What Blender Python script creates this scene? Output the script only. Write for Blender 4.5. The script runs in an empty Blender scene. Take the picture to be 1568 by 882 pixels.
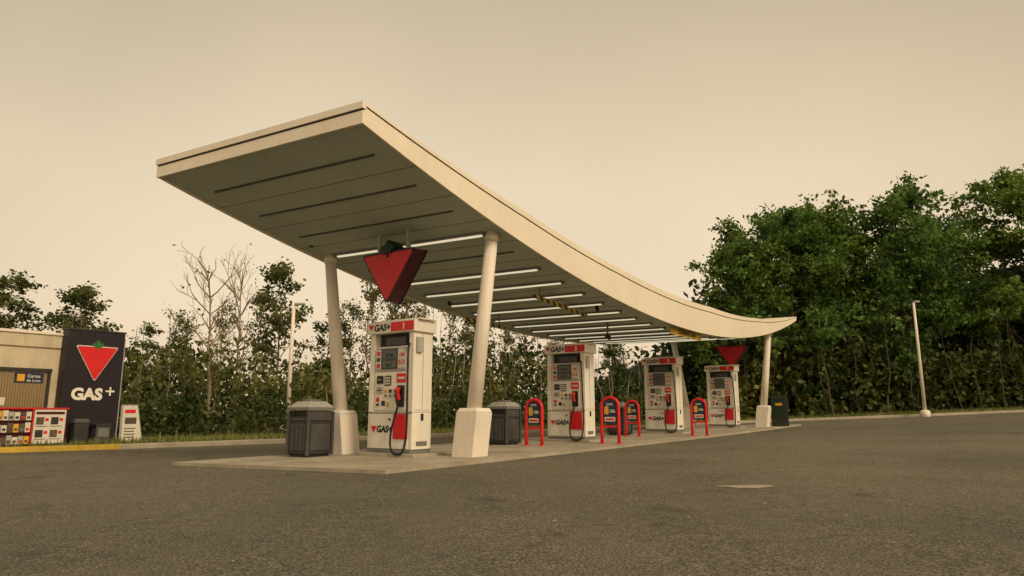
import bpy, bmesh, math, random
import numpy as np
from mathutils import Vector, Matrix
random.seed(4); rng=np.random.default_rng(7)
scene=bpy.context.scene
CA,SA=math.cos(math.radians(35)),math.sin(math.radians(35))
ROT=-math.radians(35)
def W(c,s,z=0.0): return Vector((c*CA+s*SA,-c*SA+s*CA,z))
def g(x):
    x=max(-40,min(60,x)); k=(x-10)/3
    sp=3*math.log(1+math.exp(k)) if k<30 else x-10
    return 0.012*x+0.03*sp
KP=[(-400,2),(-40,2),(-19,6.3),(-15.6,11.2),(-12.3,16.1),(-9.8,17.5),(-6.5,19.9),(-2.4,23.2),(5,31),(9,35),(13,36.3),(21,35.2),(30,35),(60,37),(400,37)]
def ky(x):
    for (a,b),(c,d) in zip(KP,KP[1:]):
        if a<=x<=c: return b+(d-b)*(x-a)/(c-a)
    return 37

# ------------------------------------------------------------ materials
def newmat(name):
    m=bpy.data.materials.new(name); m.use_nodes=True
    nt=m.node_tree; return m,nt,nt.nodes["Principled BSDF"]
def ramp(nt,src,stops):
    r=nt.nodes.new("ShaderNodeValToRGB"); e=r.color_ramp.elements
    while len(e)<len(stops): e.new(0.5)
    for el,(p,c) in zip(e,stops): el.position=p; el.color=(*c,1) if len(c)==3 else c
    nt.links.new(src,r.inputs[0]); return r.outputs[0]
def noise(nt,scale,detail=4,rough=0.6,coord="Object",stretch=None):
    t=nt.nodes.new("ShaderNodeTexCoord"); n=nt.nodes.new("ShaderNodeTexNoise")
    n.inputs["Scale"].default_value=scale; n.inputs["Detail"].default_value=detail; n.inputs["Roughness"].default_value=rough
    if stretch:
        mp=nt.nodes.new("ShaderNodeMapping"); mp.inputs["Scale"].default_value=stretch
        nt.links.new(t.outputs[coord],mp.inputs[0]); nt.links.new(mp.outputs[0],n.inputs["Vector"])
    else: nt.links.new(t.outputs[coord],n.inputs["Vector"])
    return n.outputs[0]
def mul(nt,a,b,fac=1.0,mode="MULTIPLY"):
    m=nt.nodes.new("ShaderNodeMix"); m.data_type='RGBA'; m.blend_type=mode; m.inputs[0].default_value=fac
    nt.links.new(a,m.inputs[6]); nt.links.new(b,m.inputs[7]); return m.outputs[2]
def bump(nt,b,src,strength,dist=0.01):
    n=nt.nodes.new("ShaderNodeBump"); n.inputs["Strength"].default_value=strength; n.inputs["Distance"].default_value=dist
    nt.links.new(src,n.inputs["Height"]); nt.links.new(n.outputs[0],b.inputs["Normal"])
def paint(name,col,rough=0.5,var=0.18,scale=3,metal=0.0,spec=0.35,streak=0.0):
    m,nt,b=newmat(name)
    n=noise(nt,scale,6,0.65)
    lo=tuple(c*(1-var) for c in col); hi=tuple(min(1,c*(1+var*0.35)) for c in col)
    c1=ramp(nt,n,[(0.25,lo),(0.6,col),(0.8,hi)])
    n2=noise(nt,scale*22,3,0.6)
    c2=ramp(nt,n2,[(0.3,(0.86,0.85,0.83)),(0.6,(1,1,1))])
    c1=mul(nt,c1,c2,min(1,var*4))
    if streak:
        n3=noise(nt,1.0,5,0.7,stretch=(9,9,.7))
        c1=mul(nt,c1,ramp(nt,n3,[(0.35,(0.66,0.62,0.55)),(0.56,(1,1,1))]),streak)
    nt.links.new(c1,b.inputs["Base Color"])
    b.inputs["Roughness"].default_value=rough; b.inputs["Metallic"].default_value=metal
    b.inputs["Specular IOR Level"].default_value=spec
    return m
M={}
M['white']=paint('white_paint',(0.82,0.78,0.68),0.5,0.10,streak=.2)
M['column']=paint('column_paint',(0.82,0.74,0.63),0.55,0.10,2,streak=.22)
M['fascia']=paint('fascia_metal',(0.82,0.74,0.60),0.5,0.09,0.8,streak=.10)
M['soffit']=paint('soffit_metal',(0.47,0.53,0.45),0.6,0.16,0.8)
M['cream']=paint('cream_wall',(0.62,0.54,0.38),0.7,0.2,1.5,streak=.4)
M['red']=paint('red_paint',(0.70,0.022,0.024),0.4,0.15,5)
M['darkred']=paint('dark_red',(0.07,0.010,0.014),0.4,0.2,5)
M['black']=paint('black_plastic',(0.02,0.018,0.022),0.45,0.3,6)
M['signblack']=paint('sign_black',(0.022,0.016,0.024),0.5,0.3,2,streak=.3)
M['charcoal']=paint('charcoal_metal',(0.04,0.04,0.038),0.5,0.35,5)
M['dgrey']=paint('dark_grey',(0.085,0.085,0.08),0.5,0.35,5,streak=.5)
M['grey']=paint('grey_metal',(0.20,0.20,0.18),0.5,0.25,5)
M['lgrey']=paint('light_grey',(0.42,0.41,0.37),0.5,0.2,5)
M['concrete']=paint('concrete',(0.42,0.37,0.28),0.9,0.45,1.1)
M['yellow']=paint('yellow_paint',(0.55,0.36,0.04),0.6,0.35,3)
M['orange']=paint('orange_label',(0.75,0.40,0.04),0.6,0.2,3)
M['green']=paint('leaf_green',(0.03,0.17,0.045),0.5,0.3,6)
M['dgreen']=paint('leaf_dark',(0.012,0.035,0.014),0.5,0.3,6)
M['blue']=paint('blue_label',(0.02,0.035,0.075),0.5,0.2,6)
M['screen']=paint('lcd_screen',(0.10,0.12,0.09),0.2,0.2,6)
M['rubber']=paint('hose_rubber',(0.012,0.012,0.012),0.5,0.2,6)
M['paper']=paint('poster_paper',(0.68,0.64,0.54),0.7,0.15,6)
M['photo']=paint('poster_photo',(0.14,0.10,0.08),0.6,0.8,16)
M['teal']=paint('package_teal',(0.10,0.22,0.24),0.6,0.4,16)
M['bark']=paint('bark',(0.11,0.085,0.055),0.9,0.5,3)
M['palebark']=paint('pale_bark',(0.28,0.22,0.15),0.9,0.5,3)
M['seam']=paint('seam_dark',(0.045,0.04,0.035),0.7,0.2,3)

m,nt,b=newmat('window_blinds')
t=nt.nodes.new("ShaderNodeTexCoord"); w=nt.nodes.new("ShaderNodeTexWave"); w.bands_direction='Y'
w.inputs["Scale"].default_value=5; w.inputs["Distortion"].default_value=2.5
nt.links.new(t.outputs["Object"],w.inputs["Vector"])
nt.links.new(ramp(nt,w.outputs[0],[(0.2,(0.17,0.12,0.06)),(0.7,(0.27,0.205,0.105))]),b.inputs["Base Color"])
b.inputs["Roughness"].default_value=0.12; M['blinds']=m
m,nt,b=newmat('lamp_lens'); b.inputs["Base Color"].default_value=(0.8,0.78,0.7,1)
b.inputs["Emission Color"].default_value=(1,0.88,0.62,1); b.inputs["Emission Strength"].default_value=0.6
M['lamp']=m
m,nt,b=newmat('hazard_stripes')
t=nt.nodes.new("ShaderNodeTexCoord"); w=nt.nodes.new("ShaderNodeTexWave"); w.bands_direction='DIAGONAL'; w.inputs["Scale"].default_value=2.6
nt.links.new(t.outputs["Object"],w.inputs["Vector"])
r=ramp(nt,w.outputs[0],[(0.0,(0.03,0.025,0.02)),(0.48,(0.03,0.025,0.02)),(0.5,(0.62,0.42,0.04))])
nt.links.new(r,b.inputs["Base Color"]); M['hazard']=m

# asphalt
m,nt,b=newmat('asphalt')
fine=noise(nt,62,4,0.85); mid=noise(nt,9,6,0.75); big=noise(nt,0.35,6,0.65); huge=noise(nt,0.07,3,0.5)
c1=ramp(nt,fine,[(0.36,(0.036,0.033,0.024)),(0.49,(0.105,0.097,0.073)),(0.62,(0.34,0.31,0.235))])
c2=ramp(nt,mid,[(0.3,(0.72,0.72,0.72)),(0.7,(1.16,1.14,1.10))])
c3=ramp(nt,big,[(0.3,(0.74,0.74,0.75)),(0.5,(1,1,1)),(0.72,(1.20,1.17,1.11))])
c4=ramp(nt,huge,[(0.35,(0.84,0.86,0.90)),(0.65,(1.12,1.09,1.03))])
col=mul(nt,mul(nt,mul(nt,c1,c2),c3),c4)
t=nt.nodes.new("ShaderNodeTexCoord"); dn=nt.nodes.new("ShaderNodeTexNoise"); dn.inputs["Scale"].default_value=.8; dn.inputs["Detail"].default_value=6
nt.links.new(t.outputs["Object"],dn.inputs["Vector"])
vv=nt.nodes.new("ShaderNodeMix"); vv.data_type='RGBA'; vv.blend_type='LINEAR_LIGHT'; vv.inputs[0].default_value=.9
nt.links.new(t.outputs["Object"],vv.inputs[6]); nt.links.new(dn.outputs["Color"],vv.inputs[7])
vo=nt.nodes.new("ShaderNodeTexVoronoi"); vo.feature='DISTANCE_TO_EDGE'; vo.inputs["Scale"].default_value=.16
nt.links.new(vv.outputs[2],vo.inputs["Vector"])
col=mul(nt,col,ramp(nt,vo.outputs["Distance"],[(0.0,(0.5,0.5,0.5)),(0.004,(1,1,1))]),.7)
vo2=noise(nt,1.3,2,0.4); col=mul(nt,col,ramp(nt,vo2,[(0.22,(0.5,0.5,0.5)),(0.33,(1,1,1))]))
nt.links.new(col,b.inputs["Base Color"]); b.inputs["Roughness"].default_value=0.85
b.inputs["Specular IOR Level"].default_value=0.22
bump(nt,b,fine,0.8,0.008); M['asphalt']=m

m,nt,b=newmat('grass_ground')
n1=noise(nt,0.6,6,0.7); n2=noise(nt,14,4,0.8)
c=mul(nt,ramp(nt,n1,[(0.3,(0.07,0.09,0.024)),(0.55,(0.15,0.165,0.05)),(0.75,(0.22,0.20,0.08))]),ramp(nt,n2,[(0.3,(0.5,0.5,0.5)),(0.7,(1.2,1.2,1.2))]))
nt.links.new(c,b.inputs["Base Color"]); b.inputs["Roughness"].default_value=0.95; M['grass']=m

def leafmat(name,stops,scale=0.5,trans=0.3):
    m,nt,b=newmat(name)
    n1=noise(nt,scale,3,0.6); n2=noise(nt,6,2,0.7)
    oi=nt.nodes.new("ShaderNodeObjectInfo")
    c=ramp(nt,n1,stops)
    c=mul(nt,c,ramp(nt,n2,[(0.3,(0.45,0.45,0.45)),(0.7,(1.45,1.45,1.3))]))
    c=mul(nt,c,ramp(nt,oi.outputs["Random"],[(0,(0.78,0.88,0.85)),(0.5,(1,1,1)),(1,(1.3,1.12,0.9))]))
    nt.links.new(c,b.inputs["Base Color"]); b.inputs["Roughness"].default_value=0.55; b.inputs["Specular IOR Level"].default_value=0.25
    tr=nt.nodes.new("ShaderNodeBsdfTranslucent"); nt.links.new(c,tr.inputs[0])
    mx=nt.nodes.new("ShaderNodeMixShader"); mx.inputs[0].default_value=trans
    nt.links.new(b.outputs[0],mx.inputs[1]); nt.links.new(tr.outputs[0],mx.inputs[2])
    nt.links.new(mx.outputs[0],nt.nodes["Material Output"].inputs[0]); return m
M['leafR']=leafmat('foliage_green',[(0.34,(0.035,0.075,0.018)),(0.5,(0.10,0.19,0.038)),(0.64,(0.21,0.32,0.075))],.6,.35)
M['leafL']=leafmat('foliage_olive',[(0.3,(0.050,0.068,0.02)),(0.5,(0.105,0.128,0.04)),(0.7,(0.20,0.20,0.07))],.6,.35)
M['leafD']=leafmat('foliage_dark',[(0.3,(0.02,0.036,0.012)),(0.5,(0.052,0.078,0.023)),(0.7,(0.105,0.125,0.038))],.4,.25)
M['blade']=leafmat('grass_blades',[(0.3,(0.09,0.12,0.03)),(0.5,(0.17,0.20,0.06)),(0.7,(0.28,0.25,0.11))],1.0)

# ------------------------------------------------------------ mesh helpers
def link(o): scene.collection.objects.link(o); return o
def empty(name,loc=(0,0,0),rz=0.0,parent=None):
    o=bpy.data.objects.new(name,None); o.location=loc; o.rotation_euler=(0,0,rz); o.empty_display_size=0.2
    if parent: o.parent=parent
    return link(o)
def mesh(name,verts,faces,mats,parent=None,mi=None,smooth=False,loc=(0,0,0)):
    me=bpy.data.meshes.new(name); me.from_pydata([tuple(v) for v in verts],[],faces)
    if not isinstance(mats,(list,tuple)): mats=[mats]
    for k in mats: me.materials.append(k)
    if mi is not None: me.polygons.foreach_set("material_index",mi)
    if smooth: me.polygons.foreach_set("use_smooth",[True]*len(me.polygons))
    me.update(); o=bpy.data.objects.new(name,me); o.location=loc
    if parent: o.parent=parent
    return link(o)
def box(p,name,mat,x0,x1,y0,y1,z0,z1,bev=0.0,top=1.0,shx=0.0):
    cx,cy=(x0+x1)/2,(y0+y1)/2
    bm=bmesh.new(); vs=[]
    for z,k in ((z0,1.0),(z1,top)):
        for x,y in ((x0,y0),(x1,y0),(x1,y1),(x0,y1)):
            vs.append(bm.verts.new((cx+(x-cx)*k+(shx if z==z1 else 0),cy+(y-cy)*k,z)))
    for f in ((3,2,1,0),(4,5,6,7),(0,1,5,4),(1,2,6,5),(2,3,7,6),(3,0,4,7)): bm.faces.new([vs[i] for i in f])
    if bev>0: bmesh.ops.bevel(bm,geom=bm.edges[:],offset=bev,segments=2,affect='EDGES',profile=0.6)
    me=bpy.data.meshes.new(name); bm.to_mesh(me); bm.free(); me.materials.append(mat)
    o=bpy.data.objects.new(name,me)
    if p: o.parent=p
    return link(o)
def prism(p,name,mat,pts,y0,y1,axis='y'):
    n=len(pts)
    def P(a,b,d): return (a,d,b) if axis=='y' else (d,a,b)
    v=[P(a,b,y0) for a,b in pts]+[P(a,b,y1) for a,b in pts]
    f=[list(range(n)),list(range(2*n-1,n-1,-1))]+[[i,n+i,n+(i+1)%n,(i+1)%n] for i in range(n)]
    return mesh(name,v,f,mat,p)
def tube(p,name,mat,pts,r,seg=10,cap=True):
    pts=[Vector(q) for q in pts]; n=len(pts)
    rs=r if isinstance(r,(list,tuple)) else [r]*n
    V=[];F=[]; up=None
    for i,q in enumerate(pts):
        t=(pts[min(i+1,n-1)]-pts[max(i-1,0)]).normalized()
        if up is None: up=t.orthogonal().normalized()
        up=(up-t*up.dot(t)).normalized(); b=t.cross(up)
        for k in range(seg):
            a=2*math.pi*k/seg; V.append(q+(up*math.cos(a)+b*math.sin(a))*rs[i])
    for i in range(n-1):
        for k in range(seg):
            k2=(k+1)%seg; F.append([i*seg+k,i*seg+k2,(i+1)*seg+k2,(i+1)*seg+k])
    if cap: F.append(list(range(seg))[::-1]); F.append([(n-1)*seg+k for k in range(seg)])
    return mesh(name,V,F,mat,p,smooth=seg>6)
def smooth_path(ctrl,n=8):
    P=[Vector(c) for c in ctrl]; P=[P[0]]+P+[P[-1]]; out=[]
    for i in range(1,len(P)-2):
        for k in range(n):
            t=k/n; a,b,c,d=P[i-1],P[i],P[i+1],P[i+2]
            out.append(0.5*((2*b)+(c-a)*t+(2*a-5*b+4*c-d)*t*t+(3*b-a-3*c+d)*t**3))
    out.append(P[-2]); return out
def text(p,name,mat,s,loc,size,rz=0.0,bold=0.0,shear=0.0):
    cu=bpy.data.curves.new(name,'FONT'); cu.body=s; cu.size=size; cu.extrude=0.002; cu.offset=bold; cu.shear=shear
    cu.align_x='CENTER'; cu.materials.append(mat); cu.resolution_u=4
    o=bpy.data.objects.new(name,cu); o.location=loc; o.rotation_euler=(math.pi/2,0,rz); o.parent=p
    return link(o)
LEAF=[(0,1),(.14,.72),(.27,.80),(.22,.42),(.42,.58),(.47,.46),(.72,.50),(.64,.30),(.75,.22),(.42,-.06),(.46,-.2),(.05,-.14),(.07,-.5)]
def leafpts(cx,cz,s):
    r=[(cx+a*s,cz+b*s) for a,b in LEAF]; l=[(cx-a*s,cz+b*s) for a,b in LEAF[1:]][::-1]
    return r+l
def tri_pts(cx,ztop,w,h,r=0.06):
    A=[Vector((cx-w/2,ztop)),Vector((cx,ztop-h)),Vector((cx+w/2,ztop))]; out=[]
    for i in range(3):
        p,q,n=A[i],A[i-1],A[(i+1)%3]; a=p+(q-p).normalized()*r; b=p+(n-p).normalized()*r
        for t in (0,.25,.5,.75,1): out.append(tuple(a*(1-t)**2+p*2*t*(1-t)+b*t*t))
    return out

# ------------------------------------------------------------ ground
xs=sorted(set([-400,-150,-80,-60]+[-40+i*1.0 for i in range(0,101)]+[80,150,400]+[-12.3,-9.8,-6.5,-2.4]))
V=[];F=[]
for x in xs:
    k=ky(x); z=g(x)
    for y,dz in ((-60,0),(0,0),(k+0.05,0),(k+0.16,0.10),(k+6,0.12),(k+30,0.2),(700,0.2)): V.append((x,y,z+dz))
R=7
for i in range(len(xs)-1):
    for j in range(R-1): a=i*R+j; F.append([a,a+R,a+R+1,a+1])
mesh('ground',V,F,M['grass'])
V=[];F=[]
for x in xs:
    k=ky(x)
    for y in (-60,0,k): V.append((x,y,g(x)+0.006))
for i in range(len(xs)-1):
    for j in range(2): a=i*3+j; F.append([a,a+3,a+4,a+1])
mesh('asphalt_lot',V,F,M['asphalt'])
def kerb(name,mat,x0,x1):
    X=[x for x in xs if x0<=x<=x1]; V=[];F=[]
    for x in X:
        k=ky(x); z=g(x); s=(ky(x+.3)-ky(x-.3))/.6; w=0.18*math.sqrt(1+s*s)
        for y,dz in ((k-.02,-.02),(k-.01,.11),(k+.03,.13),(k+w,.13),(k+w,-.02)): V.append((x,y,z+dz))
    for i in range(len(X)-1):
        for j in range(4): a=i*5+j; F.append([a,a+5,a+6,a+1])
    F.append([0,1,2,3,4]); n=(len(X)-1)*5; F.append([n+4,n+3,n+2,n+1,n])
    mesh(name,V,F,mat)
kerb('concrete_kerb',M['concrete'],-9.8,60); kerb('yellow_kerb',M['yellow'],-40,-9.8)
V=[];F=[];N=26
for i in range(N):
    s=6.7+(30.6-6.7)*i/(N-1)
    for c,dz in ((-11.2,-0.05),(-11.2,0.055),(-6.75,0.055),(-6.75,-0.05)):
        p=W(c,s+0.1*(c+6.77)); V.append((p.x,p.y,g(p.x)+dz))
for i in range(N-1):
    for j in range(3): a=i*4+j; F.append([a,a+1,a+5,a+4])
F.append([0,3,2,1]); a=(N-1)*4; F.append([a,a+1,a+2,a+3])
isl=mesh('concrete_island',V,F,M['concrete'])
for k in range(1,6):
    s=6.7+k*4.0; V=[]
    for c in (-11.15,-6.8):
        for ds in (-.012,.012):
            p=W(c,s+ds+0.1*(c+6.77)); V.append((p.x,p.y,g(p.x)+.0595))
    mesh('expansion_joint_%d'%k,V,[[0,1,3,2]],M['seam'],isl)
def base(c,s): p=W(c,s); return Vector((p.x,p.y,g(p.x)+0.055))
V=[(2.45,7.3,0)]; F=[]
for k in range(36):
    a=2*math.pi*k/36; r=1+0.2*math.sin(3*a)+0.25*random.random(); V.append((2.45+0.24*r*math.cos(a),7.3+0.13*r*math.sin(a),0))
V=[(x,y,g(x)+0.011) for x,y,z in V]; F=[[0,1+k,1+(k+1)%36] for k in range(36)]
mesh('worn_paint_patch',V,F,M['concrete'])
# scattered grit, leaves and scraps on the lot (one object)
V=[];F=[]
for _ in range(420):
    x=random.uniform(-14,24); y=random.uniform(3.5,30)
    if y>ky(x)-.3: continue
    r=random.uniform(.008,.028) if random.random()<.97 else .05; z=g(x)+.012; a0=random.random()*6.28; o=len(V)
    for k in range(4): a=a0+k*1.571+random.uniform(-.3,.3); V.append((x+r*math.cos(a),y+r*math.sin(a),z+random.uniform(0,.012)))
    F.append([o,o+1,o+2,o+3])
mesh('litter_scraps',V,F,M['lgrey'])

# ------------------------------------------------------------ canopy
can=empty('gas_station_canopy',(0,0,0),ROT)
CR,CL=-6.772,-11.244; S0,S1=6.07,31.1
def zb(s): return 3.07+0.01066*(s-18.6)**2
TH=[(5,.26),(6.07,.27),(8,.42),(10,.56),(14,.72),(20,.80),(25,.60),(29,.28),(31.1,.12),(32,.12)]
def th(s):
    for (a,b),(c,d) in zip(TH,TH[1:]):
        if a<=s<=c: return b+(d-b)*(s-a)/(c-a)
def cs(c,s,z): return (c,s+0.1*(c-CR),z)
NS=90; SS=[S0+(S1-S0)*i/(NS-1) for i in range(NS)]
def sweep(name,mat,c0,c1,f0,f1,s0=S0,s1=S1,mi=None):
    L=[s0]+[s for s in SS if s0<s<s1]+[s1]; V=[];F=[];I=[]
    for s in L:
        V+= [cs(c0,s,f0(s)),cs(c0,s,f1(s)),cs(c1,s,f1(s)),cs(c1,s,f0(s))]
    for i in range(len(L)-1):
        for j in range(4):
            a=i*4+j;b=i*4+(j+1)%4; F.append([a,b,b+4,a+4]); I.append(1 if (j==3 and mi) else 0)
    F.append([3,2,1,0]); n=(len(L)-1)*4; F.append([n,n+1,n+2,n+3]); I+=[0,0]
    return mesh(name,V,F,mat,can,I)
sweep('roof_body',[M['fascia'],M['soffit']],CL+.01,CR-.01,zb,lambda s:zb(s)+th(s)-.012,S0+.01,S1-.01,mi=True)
for nm,c0,c1 in (('right',CR-.005,CR+.025),('left',CL-.025,CL+.005)):
    sweep('fascia_'+nm,M['fascia'],c0,c1,lambda s:zb(s)-.035,lambda s:zb(s)+th(s)*.80)
    sweep('shadow_gap_'+nm,M['seam'],min(c0,c1)+.008,max(c0,c1)-.008,lambda s:zb(s)+th(s)*.80,lambda s:zb(s)+th(s)*.80+.022)
    sweep('coping_'+nm,M['fascia'],c0-.012,c1+.012,lambda s:zb(s)+th(s)*.80+.022,lambda s:zb(s)+th(s)+.01)
for nm,s,e in (('near',S0,-1),('far',S1,1)):
    a,b_=(s-.03,s+.005) if e<0 else (s-.005,s+.03)
    t=th(s)
    sweep('end_fascia_'+nm,M['fascia'],CL-.03,CR+.03,lambda q:zb(s)-.035,lambda q:zb(s)+t*.56,a,b_)
    sweep('end_gap_'+nm,M['seam'],CL-.02,CR+.02,lambda q:zb(s)+t*.56,lambda q:zb(s)+t*.56+.03,a+.006,b_-.004)
    sweep('end_coping_'+nm,M['fascia'],CL-.045,CR+.045,lambda q:zb(s)+t*.56+.03,lambda q:zb(s)+t+.012,a-.02,b_+.012)
def cross_strip(name,mat,s,w,h,cl=CL+.5,cr=CR-.42,drop=0.0):
    V=[]
    for c in (cl,cr):
        for ds,dz in ((-w/2,-drop),(w/2,-drop),(w/2,-drop-h),(-w/2,-drop-h)):
            V.append(cs(c,s+ds,zb(s+ds)+dz))
    F=[[0,3,2,1],[4,5,6,7]]+[[i,(i+1)%4,4+(i+1)%4,4+i] for i in range(4)]
    return mesh(name,V,F,mat,can)
sp=0.905; s=6.75
k=0
while s<30.8:
    islight = (k==3) or (k>=5 and k<=23)
    if islight:
        cross_strip('light_housing_%d'%k,M['grey'],s,.13,.04)
        cross_strip('light_lens_%d'%k,M['lamp'],s,.05,.02,CL+.56,CR-.48,.04)
    else: cross_strip('panel_seam_%d'%k,M['dgrey'],s,.028,.02)
    cross_strip('fine_seam_%d'%k,M['grey'],s+.45,.008,.006,CL+.03,CR-.03)
    s+=sp;k+=1
for i,(c,s_) in enumerate([(-10.9,8.6),(-7.5,14.2),(-10.6,12.5),(-10.7,20.0),(-7.4,22.5)]):
    z=zb(s_-.4); tube(can,'sensor_%d'%i,M['black'],[(c,s_,z+.02),(c,s_,z-.10),(c+.05,s_-.06,z-.16)],.045,8)
# columns
for i,(cb,sb,ct,st) in enumerate([(-7.55,9.5,-7.08,9.5),(-10.35,9.15,-10.93,9.08),(-7.55,27.75,-7.08,27.75),(-10.35,27.5,-10.93,27.4)]):
    pb=base(cb,sb); zt=zb(st-.1*(ct-CR))+.03
    d=Vector((ct-cb,st-sb,zt-pb.z)); P=lambda t:Vector((cb,sb,pb.z))+d*t
    tube(can,'column_%d'%i,M['column'],[P(.15),P(.55),P(1)],[.135,.125,.11],24)
    tube(can,'column_collar_%d'%i,M['column'],[P(.955),P(.985)],[.125,.125],24)
    h=.82; sh=d.x*h/d.z
    box(can,'pedestal_%d'%i,M['column'],cb-.23,cb+.23,sb-.22,sb+.22,pb.z-.04,pb.z+h-.07,.02,1.0,sh)
    box(can,'pedestal_cap_%d'%i,M['column'],cb-.23+sh,cb+.23+sh,sb-.22,sb+.22,pb.z+h-.068,pb.z+h,.015,.82,sh*.05)
for i,s_ in enumerate((8.6,28.3)):
    q=empty('hanging_triangle_sign',W(-8.76,s_,0),ROT)
    zt=3.66 if i==0 else 3.5
    T=tri_pts(0,zt,1.34,.95,.09); prism(q,'sign_box',M['darkred'],T,0,.30)
    prism(q,'sign_back_rim',M['black'],tri_pts(0,zt+.015,1.38,.985,.09),.302,.33)
    prism(q,'sign_face_rim',M['black'],tri_pts(0,zt+.01,1.37,.975,.09),-.006,-.001)
    prism(q,'sign_face',M['red'],tri_pts(0,zt-.03,1.25,.88,.08),-.014,-.008)
    prism(q,'maple_leaf',M['dgreen'],leafpts(0,zt+.0,.22),-.04,.31)
    ztop=zb(s_)+.01
    for x in (-.36,.36):
        box(q,'hanger_%s'%('l' if x<0 else 'r'),M['lgrey'],x-.025,x+.025,.1,.18,zt-.02,ztop+.06)
q=empty('clearance_bar',W(-7.95,0,0),ROT)
tube(q,'striped_bar',M['hazard'],[(0,12.2,3.27),(0,14.5,3.10)],.045,10)
for s_ in (12.4,14.3): tube(q,'hanger_%d'%s_,M['grey'],[(0,s_,3.2),(0,s_,zb(s_)+.05)],.015,6)
q=empty('clearance_bar',W(-10.2,0,0),ROT)
tube(q,'striped_bar',M['hazard'],[(0,12.6,3.0),(0,14.2,2.92)],.04,10)
for s_ in (12.8,14.0): tube(q,'hanger_%d'%s_,M['grey'],[(0,s_,2.95),(0,s_,zb(s_)+.05)],.015,6)
q=empty('clearance_sign',W(-6.95,0,0),ROT)
box(q,'panel',M['yellow'],-.02,.02,17.3,19.6,2.86,3.06,.005)
text(q,'lettering',M['black'],'CLEARANCE 3.0m',(.023,18.45,2.905),.17,math.pi/2,.004)
for s_ in (17.6,19.3): box(q,'bracket_%d'%s_,M['grey'],-.015,.015,s_-.02,s_+.02,3.05,3.14)

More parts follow.
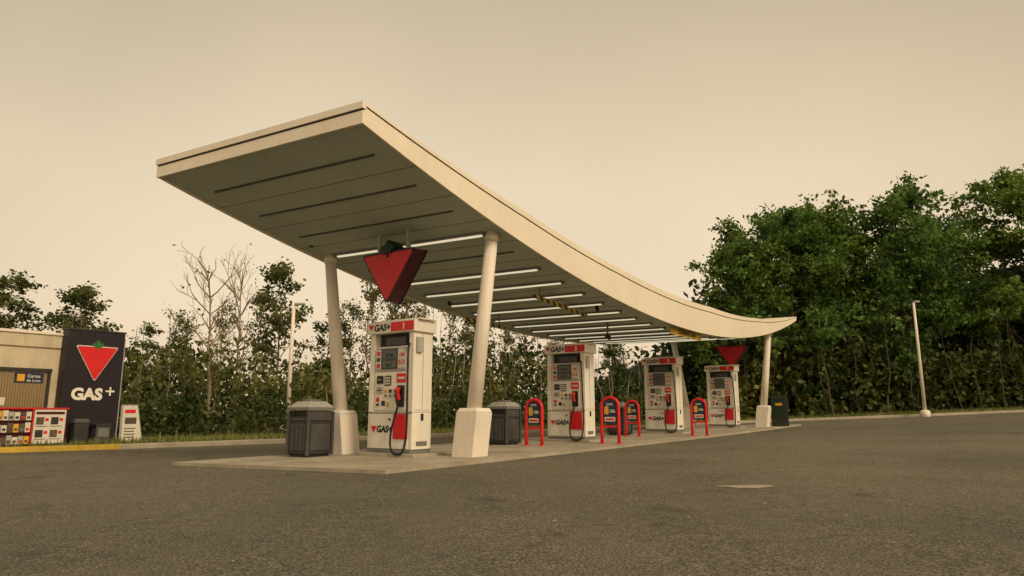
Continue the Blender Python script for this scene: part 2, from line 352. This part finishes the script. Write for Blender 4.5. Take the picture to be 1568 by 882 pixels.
# ------------------------------------------------------------ fuel pumps
def pump_face(P,num):
    B=lambda n,m,x0,x1,z0,z1,y,t=.02,bv=.004: box(P,n,M[m],x0,x1,y-t,y,z0,z1,bv)
    B('header_red','red',.02,.585,2.215,2.385,-.302,.006,0)
    prism(P,'header_logo',M['red'],tri_pts(-.49,2.36,.14,.11,.01),-.309,-.302)
    text(P,'header_text',M['black'],'GAS+',(-.21,-.304,2.245),.17,0,.006,.15)
    text(P,'header_number',M['white'],num,(.34,-.310,2.245),.16,0,.004)
    B('lower_door','white',-.46,.46,.13,.72,-.252,.012)
    B('door_gap','dgrey',-.54,.54,.745,.757,-.250,.006,0)
    B('red_panel','red',.12,.47,.30,.735,-.268,.012)
    prism(P,'door_logo',M['red'],tri_pts(-.37,.52,.15,.12,.01),-.272,-.265)
    text(P,'door_text',M['black'],'GAS+',(-.11,-.268,.415),.16,0,.006,.15)
    B('door_lock','black',.0,.04,.62,.66,-.265,.01,.002)
    B('display_bezel','lgrey',-.38,.38,1.50,1.94,-.232,.03,.012)
    B('display_glass','dgrey',-.24,.17,1.53,1.91,-.263,.004,0)
    B('screen','screen',-.20,.14,1.73,1.87,-.268,.006,0)
    B('screen_small','screen',-.20,.14,1.56,1.68,-.268,.006,0)
    text(P,'screen_digits',M['black'],'35.00',(-.03,-.276,1.76),.09,0,.001)
    text(P,'screen_digits_low',M['black'],'28.17',(-.03,-.276,1.585),.08,0,.001)
    B('price_tag','paper',.19,.365,1.55,1.89,-.264,.006,0)
    text(P,'price_digits',M['red'],'213',(.277,-.271,1.62),.11,0,.004)
    text(P,'price_digits_up',M['red'],'106',(.277,-.271,1.76),.09,0,.003)
    B('notice','paper',-.36,-.25,1.55,1.89,-.264,.006,0)
    for j in range(3): B('notice_mark_%d'%j,('red','charcoal','red')[j],-.345,-.265,1.57+j*.11,1.64+j*.11,-.271,.002,0)
    B('mid_panel','white',-.40,.40,.80,1.48,-.232,.02,.008)
    B('card_reader','black',-.32,-.18,1.28,1.42,-.254,.03,.006)
    B('card_slot','orange',-.29,-.21,1.34,1.355,-.285,.004,0)
    B('keypad','charcoal',-.14,.02,1.24,1.42,-.254,.014,.004)
    for a in range(3):
        for b_ in range(3): B('key_%d%d'%(a,b_),'paper',-.128+a*.05,-.094+a*.05,1.26+b_*.05,1.295+b_*.05,-.269,.005,0)
    B('receipt_slot','lgrey',-.34,-.18,1.10,1.22,-.254,.014,.004); B('slot','black',-.31,-.21,1.15,1.17,-.270,.003,0)
    for j,(x0,kk) in enumerate(((-.15,'orange'),(-.035,'blue'),(.08,'red'))):
        B('grade_plate_%d'%j,'paper',x0,x0+.10,1.02,1.19,-.254,.008,0); B('grade_label_%d'%j,kk,x0+.015,x0+.085,1.11,1.17,-.263,.003,0)
        B('grade_button_%d'%j,'dgrey',x0+.03,x0+.07,1.04,1.08,-.263,.01,.003)
    B('sticker_a','paper',-.36,-.25,.86,1.05,-.254,.004,0); B('sticker_a_ink','red',-.345,-.265,.95,1.03,-.259,.002,0); B('sticker_a_ink2','charcoal',-.345,-.265,.88,.92,-.259,.002,0)
    B('sticker_b','blue',-.21,-.12,.88,.97,-.254,.004,0); B('sticker_c','orange',-.09,-.02,.86,.95,-.254,.004,0)
    B('flash','red',.16,.38,1.29,1.45,-.254,.006,0); B('flash_text','paper',.19,.35,1.35,1.39,-.261,.003,0)
    B('nozzle_boot','black',.20,.36,.86,1.24,-.254,.04,.012)
    tube(P,'nozzle_body',M['red'],smooth_path([(.28,-.32,.98),(.27,-.345,1.10),(.28,-.33,1.2)]),.042,10)
    tube(P,'nozzle_handle',M['black'],smooth_path([(.28,-.33,1.14),(.29,-.40,1.10),(.30,-.39,.94),(.29,-.34,.88)]),.018,8)
    tube(P,'hose',M['rubber'],smooth_path([(.46,-.27,1.98),(.52,-.36,1.80),(.56,-.40,1.2),(.585,-.42,.5),(.54,-.44,.13),(.40,-.44,.05),(.24,-.43,.12),(.19,-.40,.40),(.28,-.36,.80),(.29,-.34,.92)],8),.019,8)
def pump(s_,num,c=-8.88):
    q=empty('fuel_pump',base(c,s_+.3),ROT)
    B=lambda n,m,*a: box(q,n,M[m],*a)
    B('base_block','concrete',-.66,.76,-.42,.42,-.03,.055,.01)
    B('plinth','grey',-.53,.53,-.27,.27,.056,.12,.006)
    B('lower_cabinet','white',-.55,.55,-.25,.25,.122,.76,.012)
    B('upper_cabinet','white',-.43,.43,-.23,.23,.762,1.95,.01)
    B('post_left','white',-.55,-.432,-.25,.25,.764,2.19,.012)
    B('post_right','white',.432,.55,-.25,.25,.764,2.19,.012)
    B('recess','charcoal',-.43,.43,-.10,.10,1.952,2.19)
    B('recess_unit','dgrey',-.2,.3,-.20,-.11,1.97,2.12,.01)
    B('header','white',-.60,.60,-.30,.30,2.192,2.41,.015)
    B('top_cap','white',-.54,.66,-.22,.22,2.412,2.44,.006)
    B('side_seam','grey',.551,.554,-.18,.18,.80,.806); B('side_seam_up','grey',.551,.554,-.004,.004,.82,2.15)
    B('side_lock','black',.551,.565,-.03,.03,.62,.74,.003); B('side_vent','grey',.551,.556,-.14,.14,.18,.26)
    B('side_box','lgrey',.552,.60,-.20,-.06,1.82,2.1,.01)
    f=empty('front_face',(0,0,0),0,q); pump_face(f,num)
    f2=empty('back_face',(0,0,0),math.pi,q); pump_face(f2,num)
for s_,n,c in ((8.9,'1',-8.95),(15.0,'3',-8.88),(21.0,'5',-8.88),(27.0,'7',-8.88)): pump(s_,n,c)
q=empty('security_camera',W(-8.2,16.1,0),ROT)
tube(q,'arm',M['grey'],[(0,0,zb(16.1)+.03),(0,0,2.82),(.1,-.1,2.76)],.025,8); tube(q,'housing',M['black'],[(-.08,.1,2.78),(.14,-.2,2.70)],.06,10)

# ------------------------------------------------------------ litter bins
def bin_(c,s_,h=1.0):
    q=empty('litter_bin',base(c,s_),ROT); w=.275
    B=lambda n,m,*a: box(q,n,M[m],*a)
    B('foot','black',-w+.03,w-.03,-w+.03,w-.03,-.02,.05)
    B('body','charcoal',-w,w,-w,w,.052,.64,.012)
    for i,(x,y) in enumerate(((-w,-w),(w,-w),(w,w),(-w,w))): B('corner_post_%d'%i,'dgrey',x-.025,x+.025,y-.025,y+.025,.03,.80,.008)
    B('panel_front','dgrey',-w+.06,w-.06,-w-.012,-w-.002,.12,.58,.004)
    for j in range(4): B('panel_rib_%d'%j,'charcoal',-w+.09+j*.11,-w+.11+j*.11,-w-.018,-w-.013,.14,.56)
    B('panel_side','dgrey',w+.002,w+.012,-w+.06,w-.06,.12,.58,.004)
    B('belt','dgrey',-w-.012,w+.012,-w-.012,w+.012,.642,.675,.006)
    B('opening_core','black',-w+.06,w-.06,-w+.06,w-.06,.677,.81)
    B('cheek_front','charcoal',-w+.03,w-.03,-w+.005,-w+.05,.677,.71)
    B('cheek_right','dgrey',w-.05,w-.005,-w+.03,w-.03,.677,.81)
    B('hood','grey',-w-.025,w+.025,-w-.025,w+.025,.812,.87,.012)
    B('hood_slope','lgrey',-w-.02,w+.02,-w-.02,w+.02,.872,h-.02,.01,.62)
    B('hood_top','grey',-.12,.12,-.12,.12,h-.018,h+.015,.008)
bin_(-10.3,8.3); bin_(-9.55,13.3,1.0); bin_(-9.6,19.5)
# ------------------------------------------------------------ red hoop stands
def hoop(c,s_,h=1.03,rz=0.0,lab='orange'):
    q=empty('hoop_sign_stand',base(c,s_),ROT+rz); r=.205
    pts=[(-r,0,-.02),(-r,0,.3),(-r,0,h-r)]
    for k in range(1,13): a=math.pi-math.pi*k/13; pts.append((r*math.cos(a),0,h-r+r*math.sin(a)*.9))
    pts+=[(r,0,h-r),(r,0,.3),(r,0,-.02)]
    tube(q,'hoop_tube',M['red'],pts,.038,12)
    for x in (-r,r): tube(q,'foot_%s'%('l' if x<0 else 'r'),M['red'],[(x,0,-.01),(x,0,.02)],[.075,.075],12)
    R_=.163
    pl=[(-R_,.46),(R_,.46),(R_,h-r)]+[(R_*math.cos(math.pi*k/10),h-r+.15*math.sin(math.pi*k/10)) for k in range(1,10)]+[(-R_,h-r)]
    prism(q,'sign_panel',M['blue'],pl,-.015,.015)
    box(q,'label_top',M[lab],-.13,-.03,-.019,-.016,.66,.84); text(q,'price',M['paper'],'106',(.06,-.018,.70),.10,0,.003)
    text(q,'price_heading',M['paper'],'SAVE',(0,-.018,.865),.07,0,.002)
    box(q,'label_bottom',M['paper'],-.13,.13,-.019,-.016,.50,.60); box(q,'label_ink',M['red'],-.1,.1,-.023,-.020,.53,.57)
    box(q,'cross_bar',M['red'],-.17,.17,-.025,.025,.36,.41,.01)
hoop(-8.5,13.0); hoop(-7.3,14.35,1.06,.1); hoop(-8.7,18.5); hoop(-7.0,19.3,1.05,.1)
q=empty('sandwich_board',base(-7.05,28.4),ROT)
prism(q,'board_front',M['charcoal'],[(-.3,0),(.3,0),(.27,1.2),(-.27,1.2)],-.04,-.01); prism(q,'board_back',M['charcoal'],[(-.3,0),(.3,0),(.27,1.2),(-.27,1.2)],.16,.19)
box(q,'poster',M['dgreen'],-.22,.22,-.046,-.042,.3,1.1); box(q,'poster_strip',M['orange'],-.12,.14,-.05,-.047,.8,.9); box(q,'top_hinge',M['black'],-.28,.28,-.02,.17,1.17,1.22,.01)

# ------------------------------------------------------------ kiosk
KZ=g(-12.6)+.12
K=empty('gas_station_kiosk',(-12.9,17.5,KZ),ROT)
box(K,'walls',M['cream'],-4.5,0,-6,2.6,-.2,2.80,.01)
box(K,'parapet_band',M['cream'],-4.56,.05,-6.05,2.65,2.52,2.86,.01)
box(K,'coping',M['fascia'],-4.6,.09,-6.1,2.69,2.862,2.93,.01)
box(K,'window_blinds',M['blinds'],-.0,.012,-3.4,.95,.95,1.86)
for i,y in enumerate((-3.45,-2.0,-.45,.98)): box(K,'mullion_%d'%i,M['charcoal'],.0,.07,y-.03,y+.03,.86,1.95,.005)
box(K,'window_head',M['charcoal'],.0,.075,-3.5,1.03,1.88,1.96,.005); box(K,'window_sill',M['charcoal'],.0,.085,-3.5,1.03,.85,.93,.005)
box(K,'window_sign',M['blue'],.014,.03,.20,.85,1.58,1.84); box(K,'window_sign_text',M['orange'],.031,.034,.25,.42,1.62,1.80); text(K,'window_sign_letters',M['paper'],'Cartes',(.034,.63,1.72),.11,math.pi/2,.002); text(K,'window_sign_letters_low',M['paper'],'de Loto',(.034,.63,1.61),.10,math.pi/2,.001)
box(K,'window_sticker',M['paper'],.014,.02,-.2,.05,1.0,1.2)
V=[];F=[]
for y in (-5,-3,-1,1,3,4.2):
    for x in (0,1.15): 
        p=Matrix.Rotation(ROT,3,'Z')@Vector((x,y,0))+Vector((-12.9,17.5,0)); V.append((p.x,p.y,g(p.x)+.115))
F=[[i*2,i*2+1,i*2+3,i*2+2] for i in range(5)]; mesh('pavement',V,F,M['concrete'])
q=empty('gas_station_sign',(-12.9,17.5,KZ),ROT)
box(q,'panel_body',M['signblack'],.052,.40,1.18,2.66,-.1,3.02,.015)
box(q,'panel_edge',M['lgrey'],.10,.36,2.662,2.70,-.05,2.9)
box(q,'panel_cap',M['charcoal'],.03,.42,1.16,2.68,3.022,3.07,.005)
prism(q,'triangle_border',M['paper'],tri_pts(1.95,2.62,1.12,.97,.07),.402,.406,'x')
prism(q,'triangle',M['red'],tri_pts(1.95,2.595,1.06,.915,.07),.407,.412,'x')
prism(q,'maple_leaf',M['green'],leafpts(1.95,2.61,.20),.414,.42,'x')
text(q,'lettering',M['white'],'GAS',(.403,1.80,1.17),.42,math.pi/2,.02)
box(q,'plus_h',M['white'],.402,.408,2.27,2.51,1.375,1.42); box(q,'plus_v',M['white'],.409,.413,2.367,2.413,1.28,1.515)
q=empty('merchandise_rack',(-12.9,17.5,KZ),ROT)
box(q,'cabinet',M['darkred'],.30,.75,-3.0,1.25,0,.90,.01)
box(q,'top_rail',M['red'],.28,.78,-3.02,1.27,.902,.94,.008)
def poster(q,i,y0,y1,z0,z1):
    h=z1-z0; w_=y1-y0
    box(q,'poster_%d'%i,M['paper'],.752,.765,y0,y1,z0,z1)
    box(q,'poster_head_%d'%i,M['darkred'],.766,.769,y0+.05*w_,y1-.05*w_,z0+.86*h,z0+.94*h)
    for a in range(2):
        for b_ in range(2):
            yy=y0+(.07+.46*a)*w_; zz=z0+(.12+.38*b_)*h
            box(q,'poster_pic_%d_%d%d'%(i,a,b_),M['photo'] if (a+b_)%2 else M['charcoal'],.766,.769,yy,yy+.24*w_,zz+.06*h,zz+.28*h)
            box(q,'poster_ink_%d_%d%d'%(i,a,b_),M['red'],.766,.769,yy+.27*w_,yy+.38*w_,zz+.16*h,zz+.25*h)
            box(q,'poster_line_%d_%d%d'%(i,a,b_),M['dgrey'],.766,.769,yy,yy+.36*w_,zz,zz+.018*h)
y=-3.0; i=0
for wd,kind in ((.85,'goods'),(.8,'poster'),(.72,'poster'),(1.10,'goods'),(.75,'poster')):
    if kind=='goods':
        for a in (y+.01,y+wd-.04): box(q,'upright_%d_%d'%(i,int(a*100)),M['red'],.752,.80,a,a+.025,.02,.9)
        for r_ in range(3):
            box(q,'shelf_%d_%d'%(i,r_),M['darkred'],.752,.80,y+.04,y+wd-.045,.03+r_*.29,.05+r_*.29)
            for j in range(int((wd-.10)/.125)): 
                hh=.17+.07*random.random(); cl_=random.choice(['paper','lgrey','photo','teal','paper','lgrey','paper','orange']); a=y+.05+j*.125
                box(q,'item_%d_%d_%d'%(i,r_,j),M[cl_],.752,.785,a,a+.112,.052+r_*.29,.052+r_*.29+hh)
                box(q,'item_label_%d_%d_%d'%(i,r_,j),M[random.choice(['red','charcoal','photo','teal'])],.786,.788,a+.02,a+.09,.09+r_*.29,.15+r_*.29)
    else: poster(q,i,y+.01,y+wd-.02,.05,.89)
    y+=wd;i+=1
q=empty('notice_board',(-12.9,17.5,KZ),ROT)
prism(q,'board',M['paper'],[(2.85,0),(3.42,0),(3.22,1.0),(2.82,.99)],.30,.34,'x'); prism(q,'board_frame',M['lgrey'],[(2.81,-.02),(3.47,-.02),(3.25,1.04),(2.79,1.03)],.27,.297,'x')
prism(q,'board_strut',M['lgrey'],[(3.0,-.02),(3.1,-.02),(3.1,.9),(3.0,.9)],.05,.08,'x')
box(q,'board_heading',M['red'],.342,.346,2.88,3.18,.80,.90); box(q,'board_picture',M['photo'],.342,.346,2.90,3.22,.50,.68)
for j in range(4): box(q,'board_line_%d'%j,M['dgrey'],.342,.346,2.90,3.18+.03*(j%2),.12+j*.08,.145+j*.08)
q=empty('ash_bin',(-12.9,17.5,KZ),ROT)
box(q,'body',M['charcoal'],.55,.85,1.40,1.75,0,.55,.03); box(q,'lid',M['dgrey'],.53,.87,1.38,1.77,.552,.66,.02,.8)
q=empty('newspaper_box',(-12.9,17.5,KZ),ROT)
box(q,'body',M['dgrey'],.50,.82,1.95,2.32,0,.46,.03); box(q,'window',M['grey'],.822,.83,2.0,2.27,.18,.40); box(q,'lid',M['charcoal'],.48,.84,1.92,2.35,.462,.52,.01)

# ------------------------------------------------------------ lamp posts
def lamp(x,y,h,arm,k=1.0):
    q=empty('street_lamp',(x,y,g(x)+(.1 if y>ky(x) else 0)))
    tube(q,'footing',M['column'],[(0,0,-.1),(0,0,.28),(0,0,.34)],[.24*k,.22*k,.12*k],16)
    tube(q,'pole',M['column'],[(0,0,.3),(0,0,h*.6),(0,0,h)],[.085*k,.068*k,.055*k],14)
    tube(q,'arm',M['column'],[(-.06*arm,0,h-.02),(.25*arm,0,h+.03)],.03,8)
    box(q,'lamp_head',M['lgrey'],min(.05*arm,.55*arm),max(.05*arm,.55*arm),-.10,.10,h+.01,h+.09,.02)
lamp(20.6,34.6,5.75,.5); lamp(-8.4,26.0,4.85,.7,1.1)
q=empty('distant_house',(12.5,62,g(12.5)+.2))
box(q,'walls',M['lgrey'],-4,4,-3,3,-.2,3.0); prism(q,'gable_roof',M['charcoal'],[(-4.4,3.0),(4.4,3.0),(0,5.2)],-3.3,3.3)
box(q,'window_a',M['black'],-2.5,-1.4,-3.04,-3.0,1.2,2.2); box(q,'window_b',M['black'],1.2,2.4,-3.04,-3.0,1.2,2.2)

# ------------------------------------------------------------ trees
def leaves(cent,n,spread,size,zs=0.75):
    C=np.repeat(cent,n,axis=0); m=len(C)
    P=C+rng.normal(size=(m,3))*np.array([1,1,zs])*spread*0.55
    a=rng.normal(size=(m,3)); a/=np.linalg.norm(a,axis=1)[:,None]
    b=np.cross(a,rng.normal(size=(m,3))); b/=np.linalg.norm(b,axis=1)[:,None]
    s_=(size*(0.6+0.8*rng.random(m)))[:,None]
    V=np.stack([P+a*s_*.6,P+b*s_*.36,P-a*s_*.6,P-b*s_*.36],axis=1).reshape(-1,3)
    return V
def segs_mesh(segs,sides=5):
    V=[];F=[]
    for p,q_,r0,r1 in segs:
        t=(q_-p); 
        if t.length<1e-5: continue
        t.normalize(); u=t.orthogonal().normalized(); b=t.cross(u); o=len(V)
        for c,r in ((p,r0),(q_,r1)):
            for k in range(sides):
                a=2*math.pi*k/sides; V.append(tuple(c+(u*math.cos(a)+b*math.sin(a))*r))
        for k in range(sides): k2=(k+1)%sides; F.append([o+k,o+k2,o+sides+k2,o+sides+k])
    return V,F
def grow(rnd,p,d,L,r,lvl,maxl,segs,tips,up=0.25,nb=(4,5),steps=3,spreadang=0.9):
    q_=p.copy(); dd=d.copy()
    kids=[]
    for i in range(steps):
        dd=(dd+Vector((rnd.gauss(0,.14),rnd.gauss(0,.14),rnd.gauss(0,.08)+up*.15))).normalized()
        n=q_+dd*(L/steps); segs.append((q_.copy(),n.copy(),max(r*(1-.3*i/steps),.008),max(r*(1-.3*(i+1)/steps),.006))); q_=n
        kids.append((q_.copy(),dd.copy()))
        if lvl>=maxl-1: tips.append(q_.copy())
    if lvl<maxl:
        for _ in range(rnd.randint(*nb)):
            kp,kd=rnd.choice(kids)
            az=rnd.random()*2*math.pi; pr=kd.orthogonal().normalized(); pr.rotate(Matrix.Rotation(az,3,kd))
            nd=(kd*math.cos(spreadang*.7)+pr*math.sin(spreadang*rnd.uniform(.6,1.1))+Vector((0,0,up))).normalized()
            grow(rnd,kp,nd,L*rnd.uniform(.55,.75),r*.5,lvl+1,maxl,segs,tips,up,nb,max(2,steps-1),spreadang)
def make_tree(seed,H,kind):
    rnd=random.Random(seed); segs=[];tips=[]
    trunk=[Vector((0,0,-.3))]; lean=Vector((rnd.uniform(-.03,.03),rnd.uniform(-.03,.03),0))
    if kind=='bare': lean=Vector((-.07,0.02,0))
    n=10; r0=H*{'broad':.016,'slim':.009,'bare':.012,'wisp':.008}[kind]
    for i in range(1,n+1):
        z=H*.9*i/n; trunk.append(Vector((lean.x*z+rnd.gauss(0,.012)*H*.4*(i>2),lean.y*z+rnd.gauss(0,.012)*H*.4*(i>2),z)))
    for i in range(n): segs.append((trunk[i],trunk[i+1],max(.02,r0*(1-.92*i/n)),max(.015,r0*(1-.92*(i+1)/n))))
    keep=.86
    if kind=='broad':
        for i in range(1,n):
            z=i/n
            for _ in range(3 if i>1 else 2):
                az=rnd.random()*2*math.pi; out=H*.35*math.sin(math.pi*min(1,.20+z*.74))**.7*rnd.uniform(.5,1.2)
                d=Vector((math.cos(az),math.sin(az),.25+.55*z)).normalized()
                grow(rnd,trunk[i].lerp(trunk[i+1],rnd.random()),d,out*.66,r0*.34*(1.15-z),0,2,segs,tips,.12,(4,5),3)
        for _ in range(5): grow(rnd,trunk[-1],Vector((rnd.gauss(0,.5),rnd.gauss(0,.5),.9)).normalized(),H*.13,r0*.12,1,2,segs,tips)
        nl,spd,sz,zs=16,.50,.25,.5
    elif kind=='slim':
        for i in range(3,n):
            z=i/n
            for _ in range(3):
                az=rnd.random()*2*math.pi; d=Vector((math.cos(az),math.sin(az),.7)).normalized()
                grow(rnd,trunk[i].lerp(trunk[i+1],rnd.random()),d,H*.14*(1.25-z*.8)*rnd.uniform(.6,1.2),r0*.3,1,2,segs,tips,.2,(3,4),2)
        nl,spd,sz,zs=16,.36,.18,.7; keep=.75
    elif kind=='wisp':
        for i in range(4,n):
            z=i/n
            for _ in range(3):
                az=rnd.random()*2*math.pi; d=Vector((math.cos(az),math.sin(az),1.1)).normalized()
                grow(rnd,trunk[i].lerp(trunk[i+1],rnd.random()),d,H*.12*(1.25-z*.7)*rnd.uniform(.6,1.2),r0*.35,1,2,segs,tips,.3,(3,4),3,.7)
        nl,spd,sz,zs=7,.34,.15,.8; keep=.7
    else:
        for i in range(4,n):
            for _ in range(3):
                az=rnd.random()*2*math.pi; d=Vector((math.cos(az)*.8,math.sin(az)*.8,.9)).normalized()
                grow(rnd,trunk[i],d,H*.15*rnd.uniform(.6,1.2),r0*.32,0,2,segs,tips,.3,(2,3),3,.7)
        nl,spd,sz,zs=1,.3,.12,.8; keep=.12
    V,F=segs_mesh(segs); nb=len(F)
    tp=np.array([tuple(t) for t in tips]); tp=tp[rng.random(len(tp))<keep]
    L=leaves(tp,nl,spd,sz,zs); o=len(V); m_=len(L)//4
    F+= (np.arange(m_*4).reshape(-1,4)+o).tolist(); V+=L.tolist()
    me=bpy.data.meshes.new('tree_'+kind); me.from_pydata(V,[],F); 
    mi=np.zeros(len(F),dtype=np.int32); mi[nb:]=1; me.polygons.foreach_set("material_index",mi)
    return me
TV={}
for kind,H,seeds,bk,lf in (('broad',14,(1,2,3,12),'bark','leafR'),('slim',9,(4,5,6),'palebark','leafL'),('wisp',9,(14,15,16),'palebark','leafL'),('bare',7.5,(8,9),'palebark','leafL')):
    TV[kind]=[]
    for sd in seeds:
        me=make_tree(sd,H,kind); me.materials.append(M[bk]); me.materials.append(M[lf]); TV[kind].append((me,H))
def put(kind,i,x,y,h,rz,name,wx=1.0):
    me,H=TV[kind][i%len(TV[kind])]; o=bpy.data.objects.new(name,me); k=h/H
    o.location=(x,y,g(x)+.1); o.scale=(k*wx,k*wx,k); o.rotation_euler=(0,0,rz); link(o)
for j,(x,y,h,w) in enumerate([(14.8,43,11.5,1.0),(17.6,42,12.3,1.05),(20.3,43.5,12.9,1.05),(24.2,42,12.7,1.0),(28.0,45.5,11.4,1.0),(32.3,42,14.2,1.0),(36.5,42,15,1),(22,48.5,12,1),(30,50,12,1),(17,49,9.5,1)]):
    put('broad',j,x,y,h,j*1.3,'deciduous_tree',w)
for j,(x,y,h,w) in enumerate([(-25,34,8.0,1.3),(-21.8,34.5,7.9,1.3),(-28,36,8.6,1.4),(-19.3,36,5.6,1.4),(-10.9,32,8.5,1.0),(-9.3,34.5,6.3,1.1),(-5.7,36,7.2,1.1),(-1.9,37,6.6,1.1),(3,42,6.6,1.1),(6.6,46,6.6,1.2)]):
    put('slim',j,x,y,h,j*2.1,'birch_tree',w)
for j,(x,y,h,w) in enumerate([(-16.2,34,6.0,1.2),(-14.2,33,6.6,1),(-13.1,35,7.2,1),(-8.3,35,7.0,1),(-7.2,33,8.2,1),(-6.4,37,8.4,1),(-4.6,34,7.9,1),(-3.3,36,7.6,1),(-1.6,32,7.0,1),(-.4,37,7.4,1),(.9,39,7.6,1.1),(2.0,38,6.6,1),(4.6,43,7.4,1),(8.0,48,7.2,1.1),(-17.9,36,6.4,1.1),(-23.2,37,8.1,1.2)]):
    put('wisp',j,x,y,h,j*1.7,'young_tree',w)
put('bare',0,-11.3,26.0,7.2,0.3,'bare_tree'); put('bare',1,-12.2,30.5,8.0,2.0,'bare_tree',.8); put('bare',0,-5.2,31,6.5,3.0,'bare_tree')
def mass(name,mat,n,xf,yf,hf,nl,spd,sz,trunks=0,pw=.9):
    C=[]
    for _ in range(n):
        x=xf(); y=yf(x); h=hf(x); z=h*random.random()**pw; C.append((x,y,g(x)+.1+z))
    C=np.array(C); L=leaves(C,nl,spd,sz,.9); V=L.tolist(); F=np.arange(len(V)).reshape(-1,4).tolist(); nb=len(F)
    segs=[]
    for _ in range(trunks):
        x=xf(); y=yf(x)-.6; h=hf(x)*random.uniform(.9,1.6); r=random.uniform(.03,.08); q_=Vector((x,y,g(x)-.1)); 
        for i in range(5):
            n_=q_+Vector((random.gauss(0,.12),random.gauss(0,.12),h/5)); segs.append((q_,n_,r*(1-i/6),r*(1-(i+1)/6))); q_=n_
    tv,tf=segs_mesh(segs); o=len(V); V+=tv; F+=[[a+o for a in f] for f in tf]
    mi=[0]*nb+[1]*len(tf)
    mesh(name,V,F,[M[mat],M['palebark'] if mat=='leafL' else M['bark']],None,mi)
def wob(x,a): return math.sin(x*.9)*a+math.sin(x*2.3+1)*a*.6+math.sin(x*.31+2)*a
mass('distant_tree_line','leafD',900,lambda:random.uniform(-48,12),lambda x:random.uniform(38,44)+max(0,x)*.5,lambda x:3.7+wob(x,.6),24,.85,.32,110,1.3)
mass('undergrowth','leafL',900,lambda:random.uniform(-34,9),lambda x:max(ky(x)+7,27+.2*x)+random.uniform(0,6),lambda x:2.5+wob(x*1.7,.6),26,.60,.21,80,1.2)
mass('shrubs','leafD',420,lambda:random.uniform(-30,7),lambda x:max(ky(x)+5.5,25.5+.2*x)+random.uniform(0,2),lambda x:max(.5,1.1+wob(x*2.1,.45)),26,.45,.18,0,1.0)
mass('forest_backdrop','leafD',1900,lambda:random.uniform(10.5,64),lambda x:random.uniform(45,52),lambda x:min(8.5,4+1.4*(x-10.5))+wob(x,.7),30,1.25,.5,60)
mass('forest_understory','leafD',1000,lambda:random.uniform(11.5,60),lambda x:random.uniform(38.5,43),lambda x:min(4.0,2.4+.4*(x-11.5))+wob(x,.5),26,.85,.30,70)
n=26000; X=rng.uniform(-30,45,n); Y=np.array([ky(x) for x in X])+.25+rng.gamma(1.2,2.2,n); Z=np.array([g(x) for x in X])+.10
hh=rng.uniform(.05,.20,n)*(1+.8*(rng.random(n)>.93)); a=rng.uniform(0,2*math.pi,n); w_=.02
P=np.stack([X,Y,Z],1); D=np.stack([np.cos(a)*w_,np.sin(a)*w_,a*0],1); T=P+np.stack([rng.normal(0,.04,n),rng.normal(0,.04,n),hh],1)
V=np.stack([P-D,P+D,T],1).reshape(-1,3).tolist(); mesh('grass',V,np.arange(3*n).reshape(-1,3).tolist(),M['blade'])

# ------------------------------------------------------------ light
w=bpy.data.worlds.new("World"); scene.world=w; w.use_nodes=True; nt=w.node_tree; nt.nodes.clear()
out=nt.nodes.new("ShaderNodeOutputWorld"); b1=nt.nodes.new("ShaderNodeBackground"); b2=nt.nodes.new("ShaderNodeBackground"); ad=nt.nodes.new("ShaderNodeAddShader")
SEL,SAZ=math.radians(38),math.radians(140)
sky=nt.nodes.new("ShaderNodeTexSky"); sky.sky_type='NISHITA'; sky.sun_disc=False; sky.sun_elevation=SEL; sky.sun_rotation=SAZ; sky.dust_density=6; sky.air_density=1.0
tint=nt.nodes.new("ShaderNodeMix"); tint.data_type='RGBA'; tint.blend_type='MULTIPLY'; tint.inputs[0].default_value=1; tint.inputs[7].default_value=(1,.8,.5,1)
nt.links.new(sky.outputs[0],tint.inputs[6]); nt.links.new(tint.outputs[2],b1.inputs[0]); b1.inputs[1].default_value=0.05
tc=nt.nodes.new("ShaderNodeTexCoord"); sx=nt.nodes.new("ShaderNodeSeparateXYZ"); nt.links.new(tc.outputs["Generated"],sx.inputs[0])
c=ramp(nt,sx.outputs[2],[(0.0,(.80,.61,.43)),(0.14,(.82,.645,.45)),(0.32,(.78,.62,.42)),(0.55,(.57,.455,.30)),(1.0,(.52,.43,.29))])
cy=ramp(nt,sx.outputs[1],[(0.0,(.82,.82,.82)),(0.6,(.72,.71,.68)),(0.85,(.94,.94,.93)),(1.0,(1,1,1))])
nn=nt.nodes.new("ShaderNodeTexNoise"); nn.inputs["Scale"].default_value=2.2; nn.inputs["Detail"].default_value=8; nt.links.new(tc.outputs["Generated"],nn.inputs["Vector"])
cl=ramp(nt,nn.outputs[0],[(0.3,(.93,.93,.93)),(0.7,(1.05,1.05,1.05))])
nt.links.new(mul(nt,mul(nt,c,cl),cy),b2.inputs[0]); b2.inputs[1].default_value=1.0
nt.links.new(b1.outputs[0],ad.inputs[0]); nt.links.new(b2.outputs[0],ad.inputs[1]); nt.links.new(ad.outputs[0],out.inputs[0])
sun=bpy.data.lights.new('sun','SUN'); sun.energy=1.5; sun.angle=math.radians(14); sun.color=(1,.88,.68)
so=link(bpy.data.objects.new('sun',sun))
dv=Vector((math.sin(SAZ)*math.cos(SEL),math.cos(SAZ)*math.cos(SEL),math.sin(SEL))); so.rotation_euler=dv.to_track_quat('Z','Y').to_euler()
scene.view_settings.view_transform='Standard'; scene.view_settings.look='None'; scene.view_settings.exposure=0
cam=bpy.data.cameras.new('camera'); cam.lens=24; cam.sensor_width=36; cam.clip_end=1500
co=link(bpy.data.objects.new('camera',cam)); co.location=(0,0,.8); co.rotation_euler=(math.radians(100.3),0,0); scene.camera=co
